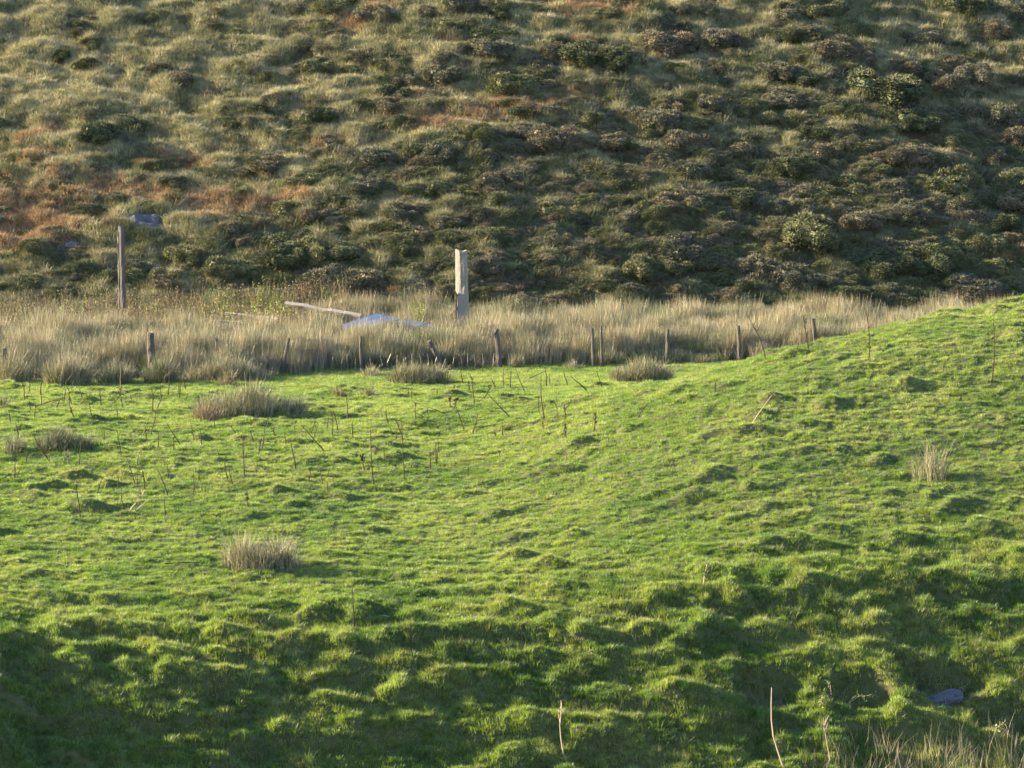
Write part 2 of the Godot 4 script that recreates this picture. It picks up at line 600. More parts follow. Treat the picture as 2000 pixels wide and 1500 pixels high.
func _ready() -> void:
	rng.seed = 20411
	# camera
	var cam := Camera3D.new()
	cam.name = "camera"
	cam.fov = 12.0
	cam.near = 0.5
	cam.far = 5000.0
	add_child(cam)
	cam.position = EYE
	cam.rotation_degrees = Vector3(-DOWN, 0, 0)
	cam.current = true
	# sky and exposure
	var sky_m := ProceduralSkyMaterial.new()
	sky_m.sky_top_color = Color(0.34, 0.44, 0.60)
	sky_m.sky_horizon_color = Color(0.66, 0.71, 0.76)
	sky_m.sky_curve = 0.16
	sky_m.ground_bottom_color = Color(0.16, 0.18, 0.10)
	sky_m.ground_horizon_color = Color(0.45, 0.50, 0.50)
	sky_m.sun_angle_max = 20.0
	sky_m.energy_multiplier = 0.86
	var sky := Sky.new()
	sky.sky_material = sky_m
	var env := Environment.new()
	env.background_mode = Environment.BG_SKY
	env.sky = sky
	env.tonemap_mode = Environment.TONE_MAPPER_LINEAR
	env.tonemap_exposure = 7.2
	env.sdfgi_enabled = true
	env.ssao_enabled = true
	env.ssil_enabled = true
	var we := WorldEnvironment.new()
	we.name = "environment"
	we.environment = env
	add_child(we)
	# low autumn sun from the left, a little beyond the fence
	var sun := DirectionalLight3D.new()
	sun.name = "sun"
	sun.light_color = Color(1.0, 0.915, 0.77)
	sun.light_energy = 1.6
	sun.light_angular_distance = 0.5
	sun.shadow_enabled = true
	add_child(sun)
	var az := deg_to_rad(15.0)
	var el := deg_to_rad(19.0)
	var to_sun := Vector3(-cos(az) * cos(el), sin(el), -sin(az) * cos(el))
	sun.look_at_from_position(Vector3.ZERO, -to_sun, Vector3.UP)

	noise_a = noise(11, 0.24, 2)
	noise_b = noise(12, 0.75, 3)
	noise_c = noise(13, 1.9, 2)
	noise_d = noise(14, 1.25)
	noise_e = noise(15, 0.62)
	tufts = noise(16, 1.15, 1, FastNoiseLite.TYPE_CELLULAR)
	tufts.cellular_return_type = FastNoiseLite.RETURN_DISTANCE
	tufts.cellular_distance_function = FastNoiseLite.DISTANCE_EUCLIDEAN
	tuft_id = noise(16, 1.15, 1, FastNoiseLite.TYPE_CELLULAR)
	tuft_id.cellular_return_type = FastNoiseLite.RETURN_CELL_VALUE
	tuft_id.cellular_distance_function = FastNoiseLite.DISTANCE_EUCLIDEAN
	fine = noise(17, 3.6, 2)
	var tone := noise(21, 0.16, 3)
	var tone2 := noise(22, 0.9, 3)
	make_lie()

	# materials
	var thatch := dull("pasture soil and thatch", speckle(31, 0.05, Color(0.040, 0.040, 0.018), Color(0.100, 0.115, 0.038)), Vector3.ONE * 1.3)
	var peat := dull("marsh litter", speckle(32, 0.05, Color(0.05, 0.04, 0.025), Color(0.16, 0.13, 0.07)), Vector3.ONE * 1.1)
	var moor := dull("hill turf", speckle(33, 0.04, Color(0.035, 0.035, 0.018), Color(0.11, 0.105, 0.045)), Vector3.ONE * 0.9)
	var grass_m := leafy("pasture grass", Color(0.85, 0.95, 0.35), 0.45, 0.45)
	var hill_m := leafy("hill grass", Color(0.45, 0.45, 0.28), 0.6, 0.3)
	var rush_m := leafy("rush stems", Color(0.45, 0.45, 0.3), 0.55, 0.4)
	var gorse_m := leafy("gorse spines", Color(0.25, 0.3, 0.15), 0.7, 0.25)
	var stem_m := leafy("dry stems", Color(0.05, 0.05, 0.04), 0.8, 0.2)
	var grain := speckle(41, 0.03, Color(0.0, 0.0, 0.0), Color(1, 1, 1), 5)
	var wood := dull("weathered wood", speckle(42, 0.03, Color(0.05, 0.045, 0.038), Color(0.17, 0.15, 0.12), 5), Vector3(9, 0.7, 9), 0.9, grain, 1.5)
	var pale_wood := dull("bleached wood", speckle(43, 0.03, Color(0.17, 0.155, 0.12), Color(0.36, 0.33, 0.26), 5), Vector3(7, 0.5, 7), 0.85, grain, 2.0)
	var log_wood := dull("grey fallen timber", speckle(44, 0.03, Color(0.12, 0.11, 0.09), Color(0.32, 0.29, 0.24), 5), Vector3(1.2, 6, 6), 0.9, grain, 1.5)
	var wire_m := StandardMaterial3D.new()
	wire_m.resource_name = "galvanised wire"
	wire_m.albedo_color = srgb(0.16, 0.155, 0.15)
	wire_m.metallic = 0.6
	wire_m.roughness = 0.5
	var iron := dull("blue painted iron", speckle(45, 0.02, Color(0.13, 0.165, 0.22), Color(0.20, 0.24, 0.30), 4), Vector3.ONE * 0.8, 0.5)
	iron.metallic_specular = 0.5
	var rock_m := dull("grey rock", speckle(46, 0.03, Color(0.030, 0.030, 0.032), Color(0.15, 0.15, 0.152), 5), Vector3(1.2, 2.5, 1.2), 0.95, grain, 4.0)

	# spurs and hollows of the near bank: [x, far, half width, half depth, height]
	for k in [[-90, 1400, 1.4, 1.5, 0.8], [80, 1440, 1.2, 1.2, -0.45], [330, 1290, 0.9, 0.5, 0.22], [230, 1370, 1.5, 0.5, 0.28],
			[1330, 1390, 0.9, 0.5, 0.38], [700, 1420, 1.4, 0.5, 0.30], [880, 1340, 1.5, 0.5, 0.30], [1620, 1300, 0.9, 0.4, 0.25], [480, 838, 2.0, 1.0, -0.08], [700, 812, 1.9, 0.7, -0.20], [1120, 786, 1.6, 1.0, -0.22], [330, 846, 1.2, 0.8, -0.15],
			[30, 895, 1.2, 0.9, -0.10], [1900, 1130, 1.6, 0.5, 0.18], [1120, 870, 0.9, 0.6, 0.22], [1700, 1410, 1.4, 0.45, 0.25], [1050, 1440, 1.8, 0.5, 0.28], [1735, 1352, 0.5, 0.5, 0.4]]:
		var q := spot(k[0], k[1])
		spurs.append([q.x, -q.z, k[2], k[3], k[4]])
	for k in [[1500, 1350, 0.75, 0.6, 0.55], [1670, 1365, 0.9, 0.5, 0.5], [1830, 1335, 1.1, 0.55, 0.5], [1965, 1420, 0.8, 0.6, 0.5]]:
		var q := spot(k[0], k[1])
		scars.append([q.x, -q.z, k[2], k[3], k[4]])

	# ---------------- ground
	make_outer(moor)
	var past := make_sheet("pasture", "bumpy green pasture bank and mound in front of the fence", -21.6, 21.6, 76.0, 121.0, 0.08, thatch, 0)
	var mar := make_sheet("marsh", "flat rushy marsh between the fence and the hillside", -25.0, 25.0, 121.0, 140.0, 0.25, peat, 1)
	var hil := make_sheet("hillside", "steep hillside of rough grass behind the marsh", -30.0, 30.0, 136.0, 174.0, 0.11, moor, 2)
	print("ground done ", Time.get_ticks_msec())

	# ---------------- pasture grass
	var where := []
	var tint := PackedColorArray()
	var long_where := []
	var long_tint := PackedColorArray()
	var f := 79.0
	while f < 128.5:
		var half := f * 0.1405 + 4.4
		var n := int(half * 2.0 * 0.5 / (0.0052 if f > 93.0 else 0.0037))
		for i in n:
			var x := rng.randf_range(-half, half)
			var far := f + rng.randf() * 0.5
			var bare := false
			for s in scars:
				var dx: float = (x - s[0]) / s[2]
				var df: float = (far - s[1]) / s[3]
				if dx * dx + df * df < 0.8 and rng.randf() < 0.72: bare = true
			if bare: continue
			if far > 121.5 and (x / far * LENS + 1000.0 < 500.0 or x / far * LENS + 1000.0 > 1700.0): continue
			var y := past.at(x, far) if far < 120.95 else mar.at(x, far)
			var t3 := noise_c.get_noise_2d(x * 1.6 + 50.0, far * 1.6)
			var bank := smoothstep(92.5, 87.5, far - 0.16 * x)
			var t1 := tone.get_noise_2d(x, far)
			var t2 := tone2.get_noise_2d(x, far)
			var c := Color(0.158, 0.216, 0.060).lerp(Color(0.265, 0.300, 0.108), clampf(0.5 + t1 * 0.9 + t2 * 0.5, 0, 1))
			c = c.lerp(Color(0.095, 0.160, 0.050), clampf((tone.get_noise_2d(x * 2.3 + 700.0, far * 2.3) - 0.05) * 2.0, 0.0, 0.7))
			var straw := clampf((t2 + t1 * 0.6 - 0.12) * 2.2, 0.0, 0.8)
			c = c.lerp(Color(0.29, 0.26, 0.13), straw * 0.8 * rng.randf())
			c *= rng.randf_range(0.6, 1.35)
			var sz := rng.randf_range(0.6, 1.15) * (0.85 + 0.5 * bank + 0.25 * clampf(t2, 0, 1)) * (1.0 + (0.75 - 0.25 * bank) * t3)
			var b := Basis(Vector3.UP, rng.randf() * TAU).scaled(Vector3(sz, sz * rng.randf_range(0.8, 1.25), sz))
			where.append(Transform3D(b, Vector3(x, y, -far)))
			tint.append(c)
			# longer, paler tufts here and there
			var chance := 0.012 + 0.09 * bank * clampf(0.4 + t1 + t2, 0, 1)
			if rng.randf() < chance:
				var ls := rng.randf_range(0.4, 0.8) * (0.8 + 0.5 * bank)
				long_where.append(Transform3D(Basis(Vector3.UP, rng.randf() * TAU).scaled(Vector3.ONE * ls), Vector3(x, y, -far)))
				long_tint.append(c.lerp(Color(0.30, 0.26, 0.12), rng.randf() * 0.5))
		f += 0.5
	print("turf ", where.size(), " ", Time.get_ticks_msec())
	tag(cloud("pasture_grass", turf_mesh(grass_m), where, tint), "short bright green grass covering the bank and the mound", "grass", "", "stuff")
	var long_grass := shaggy_mesh(grass_m, 26, 0.11, 0.16, 0.34, 0.009, 0.7)
	tag(cloud("tufted_grass", long_grass, long_where, long_tint), "longer pale tufts of grass scattered over the bank", "grass", "", "stuff")

	# ---------------- hillside grass and bracken
	where = []
	tint = PackedColorArray()
	var brown := []      # bracken patches
	for k in [[85, 275, 1.1], [60, 325, 1.0], [340, 325, 1.3], [215, 380, 1.2], [80, 400, 2.3], [60, 450, 2.1], [130, 440, 1.5], [25, 485, 1.2], [400, 430, 0.9], [330, 385, 1.2], [700, 45, 1.2], [885, 92, 0.8], [985, 225, 1.9], [1110, 205, 1.2], [850, 248, 1.3], [790, 205, 0.9], [1140, 20, 1.2], [1205, 35, 0.8], [1145, 85, 0.6], [1985, 520, 0.8], [440, 400, 1.2], [500, 410, 1.0], [760, 600, 0.8], [1830, 280, 0.8], [530, 128, 0.6], [10, 420, 1.5], [570, 400, 0.9], [740, 20, 0.8], [1540, 385, 0.7], [985, 575, 0.6], [640, 290, 0.7]]:
		var q := spot(k[0], k[1])
		brown.append(Vector3(q.x, -q.z, k[2]))
	var slab := spot(286, 446)
	f = 139.0
	while f < 172.5:
		var half := f * 0.1405 + 4.4
		for i in int(half * 2.0 * 0.5 * 85.0):
			var x := rng.randf_range(-half, half)
			var far := f + rng.randf() * 0.5
			var px := x / far * LENS + 1000.0
			if far < hill_foot(px) - 1.0: continue
			if Vector2((x - slab.x) / 0.85, (far + slab.z) / 0.75).length() < 1.0: continue
			var y := hil.at(x, far)
			var t1 := tone.get_noise_2d(x + 500.0, far)
			var t2 := tone2.get_noise_2d(x + 500.0, far)
			var left := clampf((900.0 - px) / 900.0, -0.5, 1.0) * 0.35 + clampf((far - 152.0) / 14.0, -0.5, 0.5) * 0.4
			var ha := noise_a.get_noise_2d(x * 0.55 + 300.0, far * 0.7)
			var hb := noise_b.get_noise_2d(x * 0.62 - 200.0 + far * 0.25, far * 0.9)
			var own := tuft_id.get_noise_2d(x + ha * 0.9 + hb * 0.3, far * 0.85 + hb * 0.5 + x * 0.12)
			var k := clampf(0.40 + t1 * 0.6 + t2 * 0.5 + own * 0.45 + left, 0, 1)
			var c := Color(0.100, 0.106, 0.050).lerp(Color(0.35, 0.315, 0.175), k)
			if rng.randf() < 0.2: c = c.lerp(Color(0.13, 0.155, 0.055), 0.7)
			for b in brown:
				var dd: float = Vector2((x - b.x) * 0.8, (far - b.y) * 1.3).length() / b.z
				if dd < 1.3 and rng.randf() < smoothstep(1.25, 0.5, dd + t2 * 0.6) * 0.9:
					c = c.lerp(Color(0.27, 0.150, 0.075).lerp(Color(0.36, 0.25, 0.14), rng.randf()), rng.randf_range(0.6, 1.0))
			c *= rng.randf_range(0.75, 1.25)
			var sz := rng.randf_range(0.7, 1.25) * (0.9 + 0.5 * clampf(t2 + 0.2, 0, 1))
			var bs := Basis(Vector3.UP, rng.randf() * TAU).scaled(Vector3(sz, sz * rng.randf_range(0.75, 1.15), sz))
			where.append(Transform3D(bs, Vector3(x, y, -far)))
			tint.append(c)
		f += 0.5
	print("hill ", where.size(), " ", Time.get_ticks_msec())
	tag(cloud("hill_grass", shaggy_mesh(hill_m, 24, 0.13, 0.14, 0.36, 0.013, 0.95), where, tint), "shaggy olive and tan grass with brown bracken patches on the hillside", "grass", "", "stuff")

	# ---------------- the rush bed
	where = []
	tint = PackedColorArray()
	f = 116.0
	while f < 144.0:
		var half := f * 0.1405 + 4.4
		for i in int(half * 2.0 * 0.5 * 56.0):
			var x := rng.randf_range(-half, half)
			var far := f + rng.randf() * 0.5
			var px := x / far * LENS + 1000.0
			var t1 := tone.get_noise_2d(x * 1.5 - 300.0, far * 1.5)
			var t2 := tone2.get_noise_2d(x * 0.7 - 300.0, far * 0.7)
			if far > hill_foot(px) + 0.3: continue
			if px < 600.0 and far > 133.5 + t2 * 1.5: continue
			# the near edge of the bed follows the fence, ahead of it at the left
			var edge := curve([[-500, 121.0], [0, 122.2], [150, 121.8], [280, 122.0], [420, 122.0], [520, 123.0], [640, 124.3], [900, 125.6], [1000, 126.0], [1300, 127.2], [1500, 128.0], [2000, 128.0], [2600, 128.0]], px) + t2 * 0.9
			if far < edge: continue
			var thin := smoothstep(edge, edge + 1.6, far)
			if px > 950.0: thin = minf(thin, 0.3 + smoothstep(127.0, 130.5, far + t1 * 2.5))
			
			if rng.randf() > thin + 0.18: continue
			# the sheet of iron and the timbers lie in a clearing
			if px > 640.0 and px < 860.0 and far > 131.9 and far < 137.2 and rng.randf() < 0.93: continue
			var cell := clampf(tufts.get_noise_2d(x * 0.62 + t1, far * 0.62) + 1.0, 0.0, 1.0)
			var own := tuft_id.get_noise_2d(x * 0.62 + t1, far * 0.62)
			if rng.randf() < (cell - 0.30) * (1.3 if far < edge + 3.0 else 0.9): continue
			var k := clampf(0.50 + t1 * 0.8 + t2 * 0.6 + own * 0.3 + smoothstep(900.0, 1500.0, px) * 0.1, 0.0, 1.0)
			var c := Color(0.125, 0.122, 0.078).lerp(Color(0.33, 0.278, 0.180), k) * rng.randf_range(0.8, 1.2)
			if rng.randf() < 0.14 or (own < -0.45 and rng.randf() < 0.6): c = Color(0.115, 0.130, 0.065) * rng.randf_range(0.8, 1.3)
			var sz := rng.randf_range(0.8, 1.12) * (0.80 + 0.30 * smoothstep(edge, edge + 2.0, far)) * (1.0 + t1 * 0.5) * (1.22 - 0.68 * cell) * (1.0 + 0.15 * own)
			if px > 1200.0: sz *= lerpf(1.0, 0.8, smoothstep(130.0, 126.5, far))
			var y := mar.at(x, far) if far > 121.2 else past.at(x, far)
			where.append(Transform3D(Basis(Vector3.UP, rng.randf() * TAU).scaled(Vector3(1.0, sz, 1.0)), Vector3(x, y, -far)))
			tint.append(c)
		f += 0.5
	print("rushes ", where.size(), " ", Time.get_ticks_msec())
	var rs := Shape.new()
	rush_into(rs, Vector3.ZERO, 34, 0.13, 0.65, 1.12, 0.010, 0.8, 0.7, Color(1.08, 1.02, 0.98), Color(0.62, 0.72, 0.55))
	tag(cloud("rush_bed", rs.mesh(rush_m), where, tint), "continuous bed of straw coloured rushes behind the wire fence", "rushes", "", "stuff")

	# rough weeds at the foot of the hill, left
	where = []
	tint = PackedColorArray()
	for i in 5200:
		var px := rng.randf_range(-250, 680)
		var far := rng.randf_range(133.0, 142.5)
		var x := (px - 1000.0) / LENS * far
		var t2 := tone2.get_noise_2d(x * 0.6 + 90.0, far)
		if far < 134.2 + t2 * 1.5: continue
		if px > 590.0 and far < 137.4: continue
		var c := Color(0.17, 0.115, 0.07).lerp(Color(0.20, 0.19, 0.085), clampf(0.5 + t2 * 1.2, 0, 1)) * rng.randf_range(0.75, 1.25)
		var gp := spot(px, 600)
		if (px > 370.0 and px < 570.0 and rng.randf() < 0.12) or rng.randf() < 0.02: c = Color(0.24, 0.30, 0.06)
		where.append(Transform3D(Basis(Vector3.UP, rng.randf() * TAU).scaled(Vector3(1, rng.randf_range(0.7, 1.15), 1)), Vector3(x, land(x, far), -far)))
		tint.append(c)
	var ws := Shape.new()
	for i in 14:
		var an := rng.randf() * TAU
		var b0 := Vector3(cos(an), 0, sin(an)) * rng.randf() * 0.16
		var l := Vector3(cos(an), 0, sin(an)) * rng.randf() * 0.2
		var h := rng.randf_range(0.6, 1.1)
		ws.tint = Color.WHITE * rng.randf_range(0.8, 1.2)
		ws.blade(b0, l.normalized(), h, 0.012, l.length(), rng.randf() * TAU, 2, 0.4)
		for k in 4:
			var t := rng.randf_range(0.3, 1.0)
			var q := b0 + l * t * t + Vector3(0, h * t, 0)
			var o := Vector3(rng.randfn(), rng.randfn(), rng.randfn()) * 0.03
			ws.tri(ws.p(q), ws.p(q + o), ws.p(q + o + Vector3(rng.randfn(), rng.randfn(), rng.randfn()) * 0.025))
	tag(cloud("hill_foot_weeds", ws.mesh(stem_m), where, tint), "brown tangled weeds at the hill foot around the left tall post", "weeds", "", "stuff")

	# ---------------- gorse bushes
	gorse(gorse_m, hil)
	print("gorse ", Time.get_ticks_msec())
	# ---------------- things
	rush_clumps(rush_m, past, mar)
	fence(wood, wire_m)
	tall_posts(wood, pale_wood)
	iron_and_timber(iron, log_wood, mar)
	rocks(rock_m, past, hil)
	stalks(stem_m, past)
	shoots(stem_m, grass_m, rush_m, past)
	settle_labels()
	print("done ", Time.get_ticks_msec())

func gorse(m: Material, hil: Sheet) -> void:
	var kinds := []
	for i in 7:
		kinds.append(gorse_mesh(m, 13 + i % 5, 2800, 0.85))
	var tones := [["dark green", Color(0.085, 0.094, 0.043)], ["olive green", Color(0.135, 0.137, 0.061)], ["brownish", Color(0.145, 0.126, 0.073)], ["grey green", Color(0.116, 0.113, 0.070)]]
	var made := []
	for t in tones:
		var row := []
		for k in kinds:
			var mm: StandardMaterial3D = m.duplicate()
			mm.resource_name = t[0] + " gorse"
			mm.albedo_color = t[1].linear_to_srgb()
			row.append(mm)
			break
		made.append(row[0])
	var placed := []
	var want := []
	# the bushes that stand out in the photograph: column, row, half width in metres, tone
	for k in [[1590, 470, 1.5, 1], [1480, 520, 1.2, 3], [1400, 540, 1.0, 1], [1560, 540, 1.1, 3], [1720, 170, 2.0, 0], [1900, 560, 1.3, 3], [1930, 480, 1.2, 1], [1860, 360, 1.4, 1], [1760, 320, 1.2, 2], [1640, 360, 1.2, 0], [1990, 360, 1.2, 1], [1620, 100, 1.3, 2], [1560, 70, 1.2, 0],
			[640, 545, 1.3, 3], [700, 555, 1.2, 2], [600, 500, 1.1, 1], [540, 470, 1.1, 0], [440, 530, 1.0, 1], [560, 520, 1.0, 0], [310, 420, 0.001, 0], [900, 265, 0.9, 0], [740, 310, 1.1, 3], [660, 290, 0.9, 2], [190, 275, 1.1, 0], [250, 240, 0.9, 0], [650, 15, 0.9, 1], [520, 120, 0.7, 3],
			[960, 60, 1.2, 0], [960, 105, 1.1, 3], [1050, 125, 1.0, 3], [860, 140, 1.1, 3], [1150, 115, 1.3, 0], [1210, 130, 1.1, 0], [1290, 60, 1.6, 2], [1000, 165, 1.2, 1], [1080, 285, 1.2, 2], [1200, 285, 0.9, 2], [1280, 240, 1.2, 3], [1340, 280, 1.1, 2], [1090, 410, 1.0, 1], [1320, 410, 1.0, 2], [960, 350, 1.0, 2], [1340, 490, 1.1, 3],
			[1440, 290, 0.9, 2], [1530, 230, 1.0, 1], [1550, 320, 1.2, 0], [1680, 290, 1.0, 1], [1880, 430, 1.0, 2], [1800, 520, 1.2, 0], [1720, 520, 1.1, 0], [1680, 440, 1.1, 2], [1780, 430, 1.0, 3], [1460, 590, 0.7, 3], [1650, 575, 0.8, 0], [1750, 575, 0.8, 3], [1850, 575, 0.9, 2], [1970, 580, 0.8, 1]]:
		if k[2] > 0.1: want.append(k)
	var tries := 0
	while want.size() < 296 and tries < 9000:
		tries += 1
		var px := rng.randf_range(-40, 2040)
		var py := rng.randf_range(-10, 590)
		var dens := 0.20 + 0.65 * smoothstep(500, 1500, px) * smoothstep(-50, 350, py) + 0.35 * smoothstep(250, 520, py) - 0.25 * smoothstep(350, 0, px)
		dens += 0.5 * noise_a.get_noise_2d(px * 0.02, py * 0.035)
		if px < 480 and py > 350 and py < 470: dens *= 0.3
		if px > 230 and px < 330 and py > 405 and py < 500: continue
		if px > 1130 and px < 1260 and py > 330 and py < 590: dens *= 0.35
		if px > 830 and px < 1250 and py > 420 and py < 590: dens *= 0.45
		if rng.randf() > dens: continue
		var r := rng.randf_range(0.45, 0.95) + 0.4 * smoothstep(1000, 1900, px) * rng.randf()
		var ok := true
		for k in want:
			if Vector2((k[0] - px) / 48.0, (k[1] - py) / 26.0).length() < (k[2] + r) * 0.55:
				ok = false
				break
		if ok: want.append([px, py, r, [0, 1, 1, 2, 2, 3, 3][rng.randi() % 7]])
	var low := []
	var low_c := PackedColorArray()
	for i in 8600:
		var px := rng.randf_range(-200, 2200)
		var py := rng.randf_range(-10, 590)
		var dens := 0.12 + 0.75 * smoothstep(400, 1500, px) * smoothstep(-50, 350, py) + 0.35 * smoothstep(250, 520, py) - 0.15 * smoothstep(350, 0, px) + 0.5 * noise_a.get_noise_2d(px * 0.02, py * 0.035)
		if px > 230 and px < 330 and py > 405 and py < 500: continue
		if rng.randf() > dens * 0.8: continue
		var q := spot(px, py)
		if -q.z < 139.0 or -q.z > 172.0: continue
		q.y = hil.at(q.x, -q.z) - 0.12
		var r := rng.randf_range(0.22, 0.62)
		low.append(Transform3D(Basis(Vector3.RIGHT, 0.2) * Basis(Vector3.UP, rng.randf() * TAU).scaled(Vector3(r * 1.15, r * rng.randf_range(0.6, 0.95), r)), q))
		low_c.append(tones[rng.randi() % 4][1] * rng.randf_range(0.8, 1.25))
	tag(cloud("low_scrub", kinds[2], low, low_c), "low heathery scrub between the gorse bushes on the hillside", "scrub", "", "stuff")
	for k in want:
		var q := spot(k[0], k[1] + k[2] * 12.0)
		if -q.z < 139.0 or -q.z > 172.0: continue
		q.y = hil.at(q.x, -q.z) - 0.10
		var r: float = k[2]
		var o := solo("gorse_bush", kinds[rng.randi() % kinds.size()], q, rng.randf() * TAU, Vector3(r * 1.12, r * rng.randf_range(0.60, 0.90), r * rng.randf_range(0.8, 1.0)))
		o.material_override = made[k[3]]
		# lean with the slope
		o.transform.basis = Basis(Vector3.RIGHT, 0.22) * o.transform.basis
		var size := "small" if r < 0.62 else "middling" if r < 0.9 else "big"
		var rows := ["at the hill foot", "low on the hillside", "halfway up the hill", "high on the hillside", "at the photo's top"]
		o.set_meta("category", "bush")
		o.set_meta("group", "gorse bushes on the hillside")
		unique("%s %s gorse bush %s, %s" % [size, tones[k[3]][0], rows[4 - clampi(int(k[1] / 120.0), 0, 4)], across_word(k[0])], k[0], o)

func rush_clumps(m: Material, past: Sheet, mar: Sheet) -> void:
	var straw := Color(0.30, 0.262, 0.155)
	var grey := Color(0.17, 0.160, 0.098)
	var red := Color(0.23, 0.170, 0.095)
	# left, right, base row, height m, depth m, share of dry stems, dry colour, label
	for k in [
		[375, 598, 818, 1.00, 1.7, 0.55, straw, "broad dark rush clump casting a long shadow, alone on the left pasture"],
		[432, 590, 1118, 1.00, 1.0, 0.85, straw, "pale dry rush clump with a dark hollow middle, low on the bank"],
		[1778, 1862, 944, 1.1, 0.6, 1.0, straw, "thin pale grass tuft on the slope of the right mound"],
		[752, 888, 752, 0.85, 1.3, 0.5, straw, "rush clump with dark right side below the slanting broken post"],
		[1190, 1322, 748, 0.85, 1.5, 0.6, straw, "rush clump at the left foot of the mound by the fence"],
		[78, 182, 755, 1.15, 1.2, 0.7, straw, "tall rush clump jutting from the rush bed at left"],
		[0, 50, 885, 0.70, 0.8, 0.5, grey, "dark rush clump cut by the left edge of the photo"],
		[58, 192, 882, 0.72, 0.9, 0.5, grey, "low wide dark rush clump near the left edge"],
		[240, 266, 858, 0.32, 0.5, 0.8, straw, "small pale tuft right of the low dark rush clumps"],
		[421, 464, 754, 0.60, 0.6, 0.8, red, "small reddish rush tuft just in front of the left rush bed"],
		[646, 676, 778, 0.42, 0.4, 0.8, red, "little brown tuft on the pasture, left of two small ones"],
		[702, 740, 776, 0.50, 0.4, 0.5, grey, "little grey tuft with dark base, right of two small ones"],
		[0, 9, 800, 0.55, 0.6, 0.4, grey, "dark rush tuft just showing at the left edge"],
		[-20, 62, 748, 1.05, 1.3, 0.7, straw, "rush clump in the fence line at the left edge"],
		[188, 262, 752, 0.95, 1.2, 0.55, grey, "dark rush clump left of the fat square fence post"],
		[272, 352, 750, 0.90, 1.2, 0.35, grey, "dark green rush clump around the foot of the fat post"],
		[358, 505, 745, 0.95, 1.4, 0.6, straw, "wide rush clump in the fence line below the thin stake"],
		[508, 532, 744, 0.60, 0.4, 0.9, straw, "narrow pale rush tuft left of the leaning fence post"],
		[986, 1028, 720, 0.55, 0.6, 0.6, straw, "small rush tuft right of the thick fence post"],
		[1340, 1400, 712, 0.45, 0.7, 0.6, straw, "low rush tuft between two fence posts left of the mound"],
		[372, 440, 822, 0.55, 0.7, 1.0, red, "short reddish rush tuft at the left end of the broad clump"],
		[1100, 1140, 720, 0.45, 0.6, 0.7, straw, "low straw tuft in front of the rushes by the paired posts"],
		[700, 752, 735, 0.45, 0.5, 0.9, straw, "straw coloured tuft beside the short white stake"],
	]:
		var a := spot(k[0], k[2])
		var b := a + Vector3((k[1] - k[0]) / LENS * -a.z, 0, 0)
		var mid := (a + b) * 0.5
		var s := Shape.new()
		var w := maxf((b - a).length() * 0.5 - 0.1, 0.08)
		var n := int(clampf(w * k[4] * 95.0, 9.0, 190.0))
		for i in n:
			var an := rng.randf() * TAU
			var r := sqrt(rng.randf()) * (1.0 if rng.randf() < 0.85 else 1.22)
			var dx := cos(an) * r * w
			var dz: float = sin(an) * r * k[4] * 0.5
			if k[0] == 432 and Vector2(dx / w, (dz + 0.1) / k[4] * 2.0).length() < 0.5: continue
			var x := mid.x + dx
			var far: float = -mid.z - dz + k[4] * 0.35
			var y := past.at(x, far) if far < 120.9 else mar.at(x, far)
			var hh: float = k[3] * 1.18 * (1.0 - 0.42 * r * r) * (1.0 + 0.2 * noise_b.get_noise_2d(x * 1.5, far)) * (1.15 - 0.5 * clampf(tufts.get_noise_2d(x * 1.3, far * 1.3) + 1.0, 0.0, 1.0))
			var stems := 26 if k[0] != 1778 else 10
			rush_into(s, Vector3(x, y, -far) - mid, stems, 0.11, hh * 0.55, hh, 0.010, 0.8 + r * 1.1, k[5] * 0.8, k[6], Color(0.085, 0.100, 0.045))
		var o := solo("rush_clump", s.mesh(m), mid)
		tag(o, k[7], "rush clump", "rush clumps on the pasture")

